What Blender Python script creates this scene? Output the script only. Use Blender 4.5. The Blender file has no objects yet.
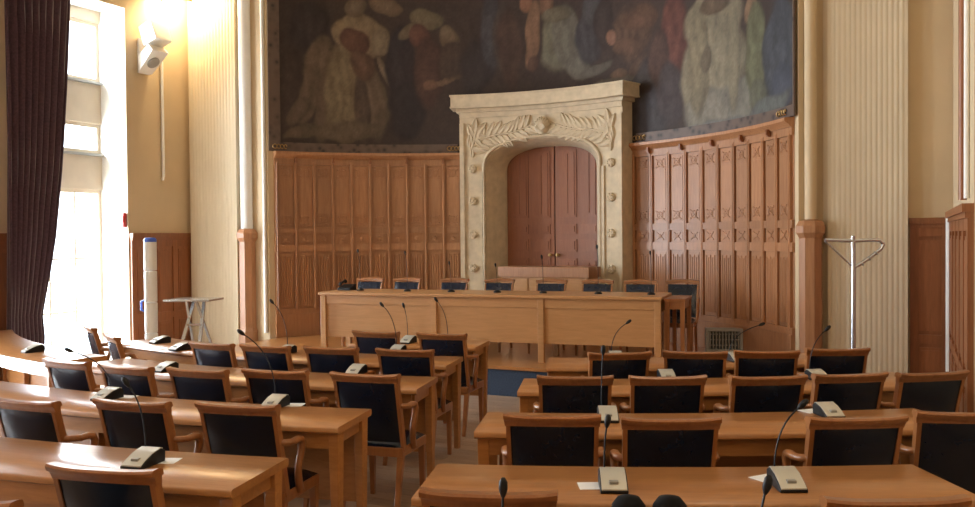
import bpy, math, random
import numpy as np
from mathutils import Vector, Matrix
random.seed(7); rng = np.random.default_rng(5)
sin, cos, pi, rad = math.sin, math.cos, math.pi, math.radians
scene = bpy.context.scene
COL = scene.collection

# ------------------------------------------------------------------ camera
F, CX, CY = 880.0, 487.5, 253.5
PITCH, ROLL, EYE = 17 / 880.0, -0.009, 1.75
cam_d = bpy.data.cameras.new('camera'); cam = bpy.data.objects.new('camera', cam_d); COL.objects.link(cam)
cam_d.sensor_width = 36.0; cam_d.lens = 36.0 * F / 975.0; cam_d.clip_start = 0.05; cam_d.clip_end = 200
cam.matrix_world = Matrix.Translation((0, 0, EYE)) @ Matrix.Rotation(pi / 2 - PITCH, 4, 'X') @ Matrix.Rotation(ROLL, 4, 'Z')
scene.camera = cam

# ------------------------------------------------------------------ world, exposure
w = bpy.data.worlds.new('sky'); scene.world = w; w.use_nodes = True
bg = w.node_tree.nodes['Background']; bg.inputs[0].default_value = (0.80, 0.90, 1.0, 1); bg.inputs[1].default_value = 6.0
vs = scene.view_settings; vs.view_transform = 'Standard'; vs.look = 'None'; vs.gamma = 1.0; vs.exposure = 0.0; vs.use_curve_mapping = False
scene.cycles.use_denoising = True
scene.cycles.max_bounces = 8; scene.cycles.diffuse_bounces = 5; scene.cycles.sample_clamp_indirect = 6.0

# ------------------------------------------------------------------ room frame: apse centre O, axis turned A clockwise from +Y
A = rad(25.5); OX, OY = -0.91, 8.97; RW = 4.24
SA, CA = sin(A), cos(A)
def uv(u, v, z=0.0):
    return Vector((OX + u * CA + v * SA, OY - u * SA + v * CA, z))
def pol(a, z, r):                      # a in radians measured from the apse axis
    return Vector((OX + r * sin(A + a), OY + r * cos(A + a), z))
def ray(x, y):
    a, b = (x - CX) / F, -(y - CY) / F
    c, s = cos(ROLL), sin(ROLL)
    a, b = c * a - s * b, s * a + c * b
    return Vector((a, cos(PITCH) + b * sin(PITCH), -sin(PITCH) + b * cos(PITCH)))
def at(x, y, z):                       # point of height z seen at a pixel
    r = ray(x, y); return Vector((0, 0, EYE)) + r * ((z - EYE) / r.z)
def atd(x, y, d):                      # point at depth d seen at a pixel
    r = ray(x, y); return Vector((0, 0, EYE)) + r * (d / r.y)

# daylight entering at each window of the left wall (u = -5.54 is the glazing plane)
WIN_V = [(-0.45, 1.10), (-3.9, -2.35), (-7.35, -5.8)]
WIN_Z = [(0.12, 2.45), (2.94, 3.36), (3.93, 4.76)]
def area(name, loc, target, sx, sy, power, color, spread=180):
    l = bpy.data.lights.new(name, 'AREA'); l.shape = 'RECTANGLE'; l.size = sx; l.size_y = sy; l.energy = power; l.color = color
    l.spread = rad(spread)
    o = bpy.data.objects.new(name, l); COL.objects.link(o); o.location = loc
    d = (Vector(target) - Vector(loc)).normalized(); x = Vector((0, 0, 1)).cross(-d).normalized() if abs(d.z) < .99 else Vector((1, 0, 0))
    y = (-d).cross(x); o.rotation_euler = Matrix((x, y, -d)).transposed().to_euler(); return o
DAY = (0.82, 0.91, 1.0)
for i, (v0, v1) in enumerate(WIN_V):
    vm = (v0 + v1) / 2
    area('daylight', uv(-5.85, vm, 2.55), uv(0, vm, 2.2), 1.5, 4.8, 950, DAY)

# ------------------------------------------------------------------ helpers
class MB:
    def __init__(s): s.v = []; s.f = []
    def add(s, vs_, fs):
        n = len(s.v); s.v += [Vector(p) for p in vs_]; s.f += [tuple(i + n for i in f) for f in fs]; return s
    def hexa(s, p):                    # 8 corners: bottom ring 0-3 counter-clockwise, top ring 4-7
        return s.add(p, [(3, 2, 1, 0), (4, 5, 6, 7), (0, 1, 5, 4), (1, 2, 6, 5), (2, 3, 7, 6), (3, 0, 4, 7)])
    def box(s, x0, x1, y0, y1, z0, z1, m=None):
        p = [Vector(q) for q in ((x0, y0, z0), (x1, y0, z0), (x1, y1, z0), (x0, y1, z0), (x0, y0, z1), (x1, y0, z1), (x1, y1, z1), (x0, y1, z1))]
        if m is not None: p = [m @ q for q in p]
        return s.hexa(p)
    def ubox(s, u0, u1, v0, v1, z0, z1):
        return s.hexa([uv(u0, v0, z0), uv(u1, v0, z0), uv(u1, v1, z0), uv(u0, v1, z0), uv(u0, v0, z1), uv(u1, v0, z1), uv(u1, v1, z1), uv(u0, v1, z1)])
    def taper(s, a, b, wa, wb, up=None):   # square bar from a to b
        a, b = Vector(a), Vector(b); d = (b - a).normalized()
        x = d.cross(Vector((0, 1, 0))) if abs(d.y) < .9 else d.cross(Vector((1, 0, 0))); x.normalize(); y = d.cross(x)
        q = lambda c, w_: [c - x * w_[0] - y * w_[1], c + x * w_[0] - y * w_[1], c + x * w_[0] + y * w_[1], c - x * w_[0] + y * w_[1]]
        return s.hexa(q(a, wa) + q(b, wb))
    def tube(s, pts, rs, n=8, caps=True):
        pts = [Vector(p) for p in pts]
        if not hasattr(rs, '__len__'): rs = [rs] * len(pts)
        rings = []; prev = None
        for i, p in enumerate(pts):
            d = (pts[min(i + 1, len(pts) - 1)] - pts[max(i - 1, 0)]).normalized()
            x = prev if prev is not None else (Vector((0, 0, 1)) if abs(d.z) < .8 else Vector((1, 0, 0)))
            x = (x - d * x.dot(d)).normalized(); prev = x; y = d.cross(x)
            r = rs[i]; rx, ry = r if hasattr(r, '__len__') else (r, r)
            rings.append([p + x * (rx * cos(2 * pi * k / n)) + y * (ry * sin(2 * pi * k / n)) for k in range(n)])
        vs_ = [q for r in rings for q in r]; fs = []
        for i in range(len(pts) - 1):
            for k in range(n):
                k2 = (k + 1) % n; fs.append((i * n + k, i * n + k2, (i + 1) * n + k2, (i + 1) * n + k))
        if caps: fs += [tuple(range(n - 1, -1, -1)), tuple(range((len(pts) - 1) * n, len(pts) * n))]
        return s.add(vs_, fs)
    def lathe(s, prof, n=16, c=(0, 0, 0), m=None):     # prof: (r, z)
        c = Vector(c); vs_ = []; fs = []
        for r, z in prof:
            for k in range(n):
                q = Vector((r * cos(2 * pi * k / n), r * sin(2 * pi * k / n), z))
                vs_.append(c + (m @ q if m is not None else q))
        for i in range(len(prof) - 1):
            for k in range(n):
                k2 = (k + 1) % n; fs.append((i * n + k, i * n + k2, (i + 1) * n + k2, (i + 1) * n + k))
        fs += [tuple(range(n - 1, -1, -1)), tuple(range((len(prof) - 1) * n, len(prof) * n))]
        return s.add(vs_, fs)
    def grid(s, fn, nu, nv):           # fn(i, j) -> point
        vs_ = [fn(i, j) for j in range(nv + 1) for i in range(nu + 1)]; w_ = nu + 1
        return s.add(vs_, [(j * w_ + i, j * w_ + i + 1, (j + 1) * w_ + i + 1, (j + 1) * w_ + i) for j in range(nv) for i in range(nu)])
    def arc(s, fn, n, closed=True):    # fn(t) -> profile ring (list of points); swept solid
        rings = [fn(i / n) for i in range(n + 1)]; m_ = len(rings[0]); vs_ = [p for r in rings for p in r]; fs = []
        for i in range(n):
            for k in range(m_):
                k2 = (k + 1) % m_; fs.append((i * m_ + k, (i + 1) * m_ + k, (i + 1) * m_ + k2, i * m_ + k2))
        fs += [tuple(range(m_)), tuple(range((n + 1) * m_ - 1, n * m_ - 1, -1))]
        return s.add(vs_, fs)
MESHES = {}
def mesh(mb, name, mat, smooth=None, bevel=0):
    me = bpy.data.meshes.new(name); me.from_pydata([tuple(p) for p in mb.v], [], mb.f); me.materials.append(mat)
    import bmesh
    bm = bmesh.new(); bm.from_mesh(me); bmesh.ops.recalc_face_normals(bm, faces=bm.faces)
    if bevel:
        es = [e for e in bm.edges if len(e.link_faces) == 2 and e.calc_face_angle(0) > 0.6]
        bmesh.ops.bevel(bm, geom=es, offset=bevel, segments=2, profile=.5, affect='EDGES', clamp_overlap=True)
    if smooth is not None:
        for f in bm.faces: f.smooth = True
        for e in bm.edges:
            if len(e.link_faces) == 2 and e.calc_face_angle(0) > rad(smooth): e.smooth = False
    bm.to_mesh(me); bm.free(); me.update(); return me
def obj(name, mb, mat, parent=None, smooth=None, bevel=0, world=False, loc=None, rot=None):
    if world and parent is not None:
        mi = (Matrix.Translation(parent.location) @ parent.rotation_euler.to_matrix().to_4x4()).inverted()
        mb.v = [mi @ p for p in mb.v]
    me = mb if isinstance(mb, bpy.types.Mesh) else mesh(mb, name, mat, smooth, bevel)
    o = bpy.data.objects.new(name, me); COL.objects.link(o)
    if parent is not None: o.parent = parent
    if loc is not None: o.location = loc
    if rot is not None: o.rotation_euler = rot
    return o
def tag(o, label, cat, group=None):
    o['label'] = label; o['category'] = cat
    if group: o['group'] = group
    return o
def thing(name, label, cat, loc=(0, 0, 0), rz=0.0, group=None):
    o = bpy.data.objects.new(name, None); o.empty_display_size = .1; COL.objects.link(o); o.location = loc; o.rotation_euler = (0, 0, rz)
    return tag(o, label, cat, group)
def struct(name, mb, mat, parent=None, **k):
    o = obj(name, mb, mat, parent, **k)
    if parent is None: o['kind'] = 'structure'
    return o
def copy_tree(o, parent=None):
    c = o.copy(); COL.objects.link(c); c.parent = parent
    for ch in list(o.children): copy_tree(ch, c)
    return c

# ------------------------------------------------------------------ materials
def new_mat(name):
    m = bpy.data.materials.new(name); m.use_nodes = True; nt = m.node_tree; return m, nt, nt.nodes['Principled BSDF']
def ramp(nt, fac, stops):
    r = nt.nodes.new('ShaderNodeValToRGB'); e = r.color_ramp.elements
    while len(e) < len(stops): e.new(.5)
    for k, (p, c) in enumerate(stops): e[k].position = p; e[k].color = (*c, 1)
    nt.links.new(fac, r.inputs[0]); return r.outputs[0]
def wood(name, c0, c1, rough=.35, scale=(1.2, 14, 14), coat=.0, bump=.02, var=.25):
    m, nt, b = new_mat(name); N = nt.nodes; L = nt.links
    tc = N.new('ShaderNodeTexCoord'); mp = N.new('ShaderNodeMapping'); mp.inputs['Scale'].default_value = scale
    oi = N.new('ShaderNodeObjectInfo'); ad = N.new('ShaderNodeVectorMath'); ad.operation = 'ADD'
    ml = N.new('ShaderNodeMath'); ml.operation = 'MULTIPLY'; ml.inputs[1].default_value = 37.0; L.new(oi.outputs['Random'], ml.inputs[0])
    L.new(tc.outputs['Object'], ad.inputs[0]); L.new(ml.outputs[0], ad.inputs[1]); L.new(ad.outputs[0], mp.inputs[0])
    n1 = N.new('ShaderNodeTexNoise'); n1.inputs['Scale'].default_value = 3.0; n1.inputs['Detail'].default_value = 5; n1.inputs['Roughness'].default_value = .65; n1.inputs['Distortion'].default_value = .6
    L.new(mp.outputs[0], n1.inputs['Vector'])
    c = ramp(nt, n1.outputs['Fac'], [(.28, c0), (.72, c1)])
    hv = N.new('ShaderNodeHueSaturation'); mr = N.new('ShaderNodeMapRange'); mr.inputs['To Min'].default_value = 1 - var; mr.inputs['To Max'].default_value = 1 + var * .6
    L.new(oi.outputs['Random'], mr.inputs[0]); L.new(mr.outputs[0], hv.inputs['Value']); L.new(c, hv.inputs['Color']); L.new(hv.outputs[0], b.inputs['Base Color'])
    b.inputs['Roughness'].default_value = rough; b.inputs['Coat Weight'].default_value = coat; b.inputs['Coat Roughness'].default_value = .24
    bp = N.new('ShaderNodeBump'); bp.inputs['Strength'].default_value = .15; bp.inputs['Distance'].default_value = bump; L.new(n1.outputs['Fac'], bp.inputs['Height']); L.new(bp.outputs[0], b.inputs['Normal'])
    return m
def plain(name, c, rough=.5, metal=0., noise=.08, nscale=6., bump=0.0, spec=.5):
    m, nt, b = new_mat(name); N = nt.nodes; L = nt.links
    tc = N.new('ShaderNodeTexCoord'); n1 = N.new('ShaderNodeTexNoise'); n1.inputs['Scale'].default_value = nscale; n1.inputs['Detail'].default_value = 4
    L.new(tc.outputs['Object'], n1.inputs['Vector'])
    lo = tuple(x * (1 - noise) for x in c); hi = tuple(min(1, x * (1 + noise)) for x in c)
    L.new(ramp(nt, n1.outputs['Fac'], [(.3, lo), (.7, hi)]), b.inputs['Base Color'])
    b.inputs['Roughness'].default_value = rough; b.inputs['Metallic'].default_value = metal; b.inputs['Specular IOR Level'].default_value = spec
    if bump:
        bp = N.new('ShaderNodeBump'); bp.inputs['Strength'].default_value = .3; bp.inputs['Distance'].default_value = bump; L.new(n1.outputs['Fac'], bp.inputs['Height']); L.new(bp.outputs[0], b.inputs['Normal'])
    return m
M = {}
M['oak'] = wood('desk_oak', (.34, .138, .038), (.47, .21, .064), .31, (1.5, 12, 12), .5, .004, .12)
M['chair_wood'] = wood('shaded_chair_oak', (.235, .085, .026), (.35, .14, .044), .3, (9, 9, 1.6), .3, .004, .12)  # redder and darker than the desk oak: shade put into the colour
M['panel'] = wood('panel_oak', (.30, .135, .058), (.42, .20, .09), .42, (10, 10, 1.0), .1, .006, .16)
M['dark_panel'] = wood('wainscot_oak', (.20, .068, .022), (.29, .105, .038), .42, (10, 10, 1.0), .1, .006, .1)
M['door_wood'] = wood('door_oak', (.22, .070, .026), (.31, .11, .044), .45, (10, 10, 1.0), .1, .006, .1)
M['podium'] = wood('podium_oak', (.40, .20, .075), (.50, .26, .105), .38, (1.2, 12, 12), .15, .004, .06)
M['floor'] = wood('floor_oak', (.30, .20, .13), (.44, .31, .21), .34, (1.4, 16, 4), .2, .004, .2)
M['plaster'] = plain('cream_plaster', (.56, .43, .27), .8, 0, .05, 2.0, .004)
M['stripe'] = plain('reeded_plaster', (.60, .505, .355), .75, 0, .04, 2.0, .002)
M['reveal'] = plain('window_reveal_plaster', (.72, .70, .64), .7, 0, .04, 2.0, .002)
M['ceiling'] = plain('ceiling_plaster', (.62, .55, .44), .85, 0, .05, 1.0)
M['stone'] = plain('carved_limestone', (.58, .48, .335), .75, 0, .12, 9.0, .01)
M['leather'] = plain('black_leather', (.004, .008, .02), .27, 0, .2, 25.0, .002, .42)
M['bagcloth'] = plain('black_cloth', (.008, .008, .009), .9, 0, .2, 40.0, 0, .2)
M['black'] = plain('black_plastic', (.006, .006, .007), .5, 0, .1, 6., 0, .3)
M['silver'] = plain('silver_plastic', (.55, .54, .48), .35, .25, .04)
M['steel'] = plain('brushed_steel', (.62, .66, .70), .25, .95, .06)
M['white'] = plain('white_paint', (.78, .77, .73), .5, 0, .03)
M['frame'] = plain('window_frame_paint', (.55, .46, .34), .55, 0, .04)
M['paper'] = plain('paper', (.78, .80, .82), .7, 0, .02)
M['red'] = plain('red_plastic', (.45, .03, .03), .4)
M['blue'] = plain('blue_plastic', (.05, .12, .55), .4)
M['carpet'] = plain('blue_carpet', (.035, .055, .095), .95, 0, .25, 60.0, .004)
M['grey'] = plain('grey_metal', (.33, .33, .31), .45, .4, .08)
M['dark'] = plain('dark_grille', (.05, .045, .04), .6)
M['bronze'] = plain('bronze', (.35, .22, .09), .35, .8)
def curtain_mat():
    m, nt, b = new_mat('purple_velvet'); N = nt.nodes; L = nt.links
    tc = N.new('ShaderNodeTexCoord'); n1 = N.new('ShaderNodeTexNoise'); n1.inputs['Scale'].default_value = 40; L.new(tc.outputs['Object'], n1.inputs['Vector'])
    L.new(ramp(nt, n1.outputs['Fac'], [(.3, (.036, .014, .022)), (.7, (.064, .026, .040))]), b.inputs['Base Color'])
    b.inputs['Roughness'].default_value = .9; b.inputs['Sheen Weight'].default_value = .3; return m
M['curtain'] = curtain_mat()
def glass_mat():
    m, nt, b = new_mat('window_glass'); N = nt.nodes; L = nt.links
    t = N.new('ShaderNodeBsdfTransparent'); g = N.new('ShaderNodeBsdfGlossy'); g.inputs['Roughness'].default_value = .05
    mx = N.new('ShaderNodeMixShader'); mx.inputs[0].default_value = .06; L.new(t.outputs[0], mx.inputs[1]); L.new(g.outputs[0], mx.inputs[2])
    L.new(mx.outputs[0], N['Material Output'].inputs[0]); return m
M['glass'] = glass_mat()
def emit_mat(name, c, s):
    m, nt, b = new_mat(name); b.inputs['Base Color'].default_value = (*c, 1); b.inputs['Emission Color'].default_value = (*c, 1); b.inputs['Emission Strength'].default_value = s; return m
M['lamp_glass'] = emit_mat('lamp_glass', (1.0, .80, .52), 6.0)
def mural_mat():
    m, nt, b = new_mat('mural_paint'); N = nt.nodes; L = nt.links
    at_ = N.new('ShaderNodeVertexColor'); at_.layer_name = 'paint'
    tc = N.new('ShaderNodeTexCoord'); n1 = N.new('ShaderNodeTexNoise'); n1.inputs['Scale'].default_value = 14; n1.inputs['Detail'].default_value = 6
    L.new(tc.outputs['Object'], n1.inputs['Vector'])
    mr = N.new('ShaderNodeMapRange'); mr.inputs['To Min'].default_value = .78; mr.inputs['To Max'].default_value = 1.22; L.new(n1.outputs['Fac'], mr.inputs[0])
    mx = N.new('ShaderNodeVectorMath'); mx.operation = 'SCALE'; L.new(at_.outputs[0], mx.inputs[0]); L.new(mr.outputs[0], mx.inputs['Scale'])
    L.new(mx.outputs[0], b.inputs['Base Color']); b.inputs['Roughness'].default_value = .6; b.inputs['Specular IOR Level'].default_value = .25; return m
M['mural'] = mural_mat()
def border_mat():
    m, nt, b = new_mat('mural_border_paint'); N = nt.nodes; L = nt.links
    tc = N.new('ShaderNodeTexCoord'); v = N.new('ShaderNodeTexVoronoi'); v.inputs['Scale'].default_value = 9; L.new(tc.outputs['Object'], v.inputs['Vector'])
    L.new(ramp(nt, v.outputs['Distance'], [(.12, (.035, .022, .020)), (.30, (.085, .055, .042)), (.6, (.11, .072, .054))]), b.inputs['Base Color']); b.inputs['Roughness'].default_value = .5; return m
M['border'] = border_mat()
# ================================================================== the room shell
RISE = 7.0
VF = RW * cos(rad(57)); UE = RW * sin(rad(57))          # where the apse meets the front wall
m = MB(); m.ubox(-6.0, 6.3, -10.6, 4.8, -.12, -.004)
floor = struct('floor', m, M['floor'])
pw = .13
for j in range(40):
    v0 = -4.15 + j * pw
    off = (j % 3) * .4 + random.uniform(-.1, .1)
    u = -1.3 + off
    while u < 3.2:
        u1 = u + random.uniform(1.05, 1.35)
        ln = u1 - u
        pb = MB(); pb.box(-ln / 2 + .0015, ln / 2 - .0015, -pw / 2 + .0015, pw / 2 - .0015, -.006, 0)
        obj('plank', pb, M['floor'], floor, loc=uv((u + u1) / 2, v0 + pw / 2, 0), rot=(0, 0, -A))
        u = u1
m = MB(); m.ubox(-6.0, 6.3, -10.6, 4.8, RISE, RISE + .15); struct('ceiling', m, M['ceiling'])
m = MB(); m.ubox(-6.0, 6.3, -10.7, -10.5, 0, RISE); struct('wall_rear', m, M['plaster'])
# right wall: pier by the apse, then a recessed bay beside the desks
m = MB(); m.ubox(5.1, 5.9, -.8, VF + .4, 0, RISE); m.ubox(5.9, 6.1, -10.6, -.8, 0, RISE)
wall_right = struct('wall_right', m, M['plaster'])
# front wall shoulders
m = MB(); m.ubox(UE + .2, 5.3, VF, VF + .5, 0, RISE); wfr = struct('wall_front_right', m, M['plaster'])
m = MB(); m.ubox(-5.7, -UE, VF, VF + .5, 0, RISE); wfl = struct('wall_front_left', m, M['plaster'])
# apse wall with the doorway cut out
def ringbox(a0, a1, z0, z1, r0, r1, n=40, mb=None):
    mb = mb or MB()
    return mb.arc(lambda t: [pol(a0 + (a1 - a0) * t, z0, r0), pol(a0 + (a1 - a0) * t, z0, r1), pol(a0 + (a1 - a0) * t, z1, r1), pol(a0 + (a1 - a0) * t, z1, r0)], n)
HD = rad(12.4); E57 = rad(57)
m = MB(); ringbox(-E57, -HD, 0, RISE, RW, RW + .35, 40, m); ringbox(HD, rad(59.2), 0, RISE, RW, RW + .35, 40, m); ringbox(-HD, HD, 3.2, RISE, RW, RW + .35, 24, m)
wall_back = struct('wall_back', m, M['plaster'], smooth=30)
# left wall with three window openings
ZT = 4.92
m = MB(); edges = [VF + .3] + [q for (a_, b_) in WIN_V for q in (b_, a_)] + [-10.6]
for k in range(0, len(edges), 2): m.ubox(-5.6, -5.0, edges[k + 1], edges[k], 0, RISE)
for a_, b_ in WIN_V: m.ubox(-5.6, -5.0, a_, b_, ZT, RISE); m.ubox(-5.6, -5.0, a_, b_, 0, .10)
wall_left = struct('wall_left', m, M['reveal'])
m = MB()
for k in range(0, len(edges), 2): m.ubox(-5.0, -4.988, edges[k + 1] , edges[k], 0, RISE)
for a_, b_ in WIN_V: m.ubox(-5.0, -4.988, a_, b_, ZT, RISE)
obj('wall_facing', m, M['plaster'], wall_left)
for i, (a_, b_) in enumerate(WIN_V):
    m = MB(); tops = [WIN_Z[0][1], WIN_Z[1][0]], [WIN_Z[1][1], WIN_Z[2][0]], [WIN_Z[2][1], ZT]
    for z0, z1 in tops: m.ubox(-5.58, -5.47, a_, b_, z0, z1)
    win = struct('window_%d' % (i + 1), m, M['frame'])
    for j, (z0, z1) in enumerate(WIN_Z):
        fr = MB(); t = .055
        fr.ubox(-5.575, -5.50, a_, a_ + t, z0, z1); fr.ubox(-5.575, -5.50, b_ - t, b_, z0, z1)
        fr.ubox(-5.575, -5.50, a_ + t, b_ - t, z0, z0 + t); fr.ubox(-5.575, -5.50, a_ + t, b_ - t, z1 - t, z1)
        obj('sash_frame', fr, M['frame'], win)
        if j == 0:
            for k in range(1, 4):
                bb = MB(); vv = b_ - .02 - .4 * k; bb.ubox(-5.56, -5.52, vv - .014, vv + .014, z0 + t, z1 - t); obj('glazing_bar', bb, M['frame'], win)
            for zz in (.78, 1.5):
                bb = MB(); bb.ubox(-5.55, -5.525, a_ + t, b_ - t, zz - .012, zz + .012); obj('glazing_bar', bb, M['frame'], win)
        else:
            bb = MB(); bb.ubox(-5.50, -5.40, a_ + .02, b_ - .02, z0 - .03, z0); obj('window_sill', bb, M['grey'], win)
        pn = MB(); pn.ubox(-5.545, -5.537, a_ + t, b_ - t, z0 + t, z1 - t); obj('pane', pn, M['glass'], win)
# reeded pilasters
def pilaster(u0, u1, parent):
    m = MB(); d = .12; m.ubox(u0, u1, VF - d, VF, 0, RISE)
    n = 14; wv = (u1 - u0 - .06) / n
    for k in range(n):
        c = u0 + .03 + (k + .5) * wv; r = wv * .40
        m.arc(lambda t, c=c, r=r: [uv(c + r * cos(q), VF - d - .2 * r * sin(q), .02 + (RISE - .03) * t) for q in (0, pi / 4, pi / 2, 3 * pi / 4, pi)], 1)
    return obj('pilaster', m, M['stripe'], parent, smooth=60)
pilaster(3.93, 4.69, wfr); pilaster(-4.91, -4.03, wfl)
# half columns cased in wood below
def half_column(u, parent, dv=.06, mat='white', rs=.085):
    v = VF - dv
    p = uv(u, v, 0); p.z = 0
    m = MB(); m.lathe([(rs, 1.86), (rs, 6.98)], 20, p); obj('column_shaft', m, M[mat], parent, smooth=40)
    R8 = Matrix.Rotation(-A + pi / 8, 3, 'Z')
    m = MB(); m.lathe([(.14, 0), (.14, .42), (.128, .45), (.12, .47), (.12, 1.70), (.135, 1.73), (.155, 1.76), (.155, 1.83), (.125, 1.88), (.07, 1.90)], 8, p, R8); obj('column_casing', m, M['panel'], parent)
half_column(-3.9, wfl); half_column(3.765, wfr, .17, 'plaster', .06)
m = MB(); q = uv(-3.61, VF - .02, 0); m.lathe([(.028, 0.4), (.028, 6.98)], 12, q); obj('lit_edge_bead', m, M['white'], wfl, smooth=40)  # white bead paints in the lit edge of the apse arch
# wainscots: a run from p to q in (u, v), facing the room
def wainscot(p, q, z1, n, parent, mat='dark_panel', flip=1):
    P0, P1 = Vector(p), Vector(q); L_ = (P1 - P0).length; d = (P1 - P0) / L_; nrm = Vector((-d.y, d.x)) * flip
    def X(s, o, z): t = P0 + d * s + nrm * o; return uv(t.x, t.y, z)
    def bx(mb, s0, s1, o0, o1, z0, z1_): mb.hexa([X(s0, o0, z0), X(s1, o0, z0), X(s1, o1, z0), X(s0, o1, z0), X(s0, o0, z1_), X(s1, o0, z1_), X(s1, o1, z1_), X(s0, o1, z1_)])
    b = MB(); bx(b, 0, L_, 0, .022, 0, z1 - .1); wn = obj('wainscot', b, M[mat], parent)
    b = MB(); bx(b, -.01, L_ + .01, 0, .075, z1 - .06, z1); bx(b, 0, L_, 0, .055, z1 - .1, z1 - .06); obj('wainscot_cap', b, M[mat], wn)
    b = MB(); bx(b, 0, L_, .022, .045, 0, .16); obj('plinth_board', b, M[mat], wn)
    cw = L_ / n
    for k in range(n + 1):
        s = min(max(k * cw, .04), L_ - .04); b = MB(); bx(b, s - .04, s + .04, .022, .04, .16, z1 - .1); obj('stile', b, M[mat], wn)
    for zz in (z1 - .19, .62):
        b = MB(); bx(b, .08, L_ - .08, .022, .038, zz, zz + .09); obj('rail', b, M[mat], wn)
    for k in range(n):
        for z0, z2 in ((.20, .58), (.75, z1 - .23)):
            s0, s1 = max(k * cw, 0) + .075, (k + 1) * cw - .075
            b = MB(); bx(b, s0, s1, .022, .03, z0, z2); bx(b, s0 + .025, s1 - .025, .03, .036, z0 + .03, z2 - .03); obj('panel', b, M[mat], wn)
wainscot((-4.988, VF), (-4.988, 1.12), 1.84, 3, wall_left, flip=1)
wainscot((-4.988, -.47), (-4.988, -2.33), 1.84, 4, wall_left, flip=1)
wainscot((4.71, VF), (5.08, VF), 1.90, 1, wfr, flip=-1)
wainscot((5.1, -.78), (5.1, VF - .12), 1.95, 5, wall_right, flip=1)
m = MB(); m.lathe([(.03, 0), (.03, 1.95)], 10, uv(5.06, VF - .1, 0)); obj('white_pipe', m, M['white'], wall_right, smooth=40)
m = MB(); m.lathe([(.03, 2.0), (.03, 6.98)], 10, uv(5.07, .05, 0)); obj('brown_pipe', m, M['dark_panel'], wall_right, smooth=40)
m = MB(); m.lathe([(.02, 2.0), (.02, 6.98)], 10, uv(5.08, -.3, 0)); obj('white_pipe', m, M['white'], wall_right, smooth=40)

# ------------------------------------------------------------------ oak panelling round the apse
A0, A1, NP = 18.2, 55.4, 10; STEP = (A1 - A0) / NP
def panel_mesh(kind, w_, h):
    b = MB(); x = w_ / 2
    b.box(-x, x, -.004, .012, 0, h)
    b.box(-x + .018, x - .018, -.010, -.004, .018, h - .018)
    if kind == 'upper':
        for zc, sg in ((h - .10, 1), (.10, -1)):         # pointed tracery head and foot
            b.box(-x + .02, x - .02, -.016, -.008, zc - sg * .085 - .005, zc - sg * .085 + .005)
            for q_ in (pi / 4, -pi / 4): b.box(-.07, .07, -.017, -.008, -.007, .007, Matrix.Translation((0, 0, zc)) @ Matrix.Rotation(q_, 4, 'Y'))
            b.tube([(.045 * cos(k * pi / 6), -.012, zc + .045 * sin(k * pi / 6)) for k in range(13)], .007, 5)
            for dx, dz in ((.06, .05), (-.06, .05), (.06, -.05), (-.06, -.05)): b.lathe([(.016, 0), (.012, .01), (.002, .012)], 6, (dx, -.009, zc + dz), Matrix.Rotation(pi / 2, 3, 'X'))
    elif kind == 'square':
        zc = h / 2
        for sg in (-1, 1):
            b.box(-.075, .075, -.018, -.008, -.008, .008, Matrix.Translation((0, 0, zc)) @ Matrix.Rotation(sg * .68, 4, 'Y'))
        b.lathe([(.032, 0), (.026, .012), (.0, .016)], 8, (0, -.008, zc), Matrix.Rotation(pi / 2, 3, 'X'))
    else:                                                 # linenfold
        for k in range(5):
            xx = (-2 + k) * .036; top = h - .05 - (.03 if k % 2 else 0)
            b.arc(lambda t, xx=xx, top=top: [(xx + .014 * cos(q_), -.009 - .013 * sin(q_), .04 + (top - .04) * t) for q_ in (0, pi / 3, 2 * pi / 3, pi)], 1)
    return mesh(b, kind + '_panel', M['panel'])
PW = RW * rad(STEP) - .055
ROWS = [('linen', .74, 1.545), ('square', 1.665, 1.805), ('upper', 1.91, 2.80)]
PM = [(panel_mesh(k, PW, z1 - z0), z0) for k, z0, z1 in ROWS]
sb = MB(); sb.box(-.024, .024, -.02, .02, .70, 2.86); sb.arc(lambda t: [(.012 * cos(q_), -.02 - .01 * sin(q_), .72 + 2.12 * t) for q_ in (0, pi / 3, 2 * pi / 3, pi)], 1); SM = mesh(sb, 'stile', M['panel'])
hb = MB(); hb.box(-.012, .012, -.05, 0, -.045, .02); hb.box(-.02, .02, -.035, 0, -.06, -.03); HM = mesh(hb, 'bracket', M['dark_panel'])
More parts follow.
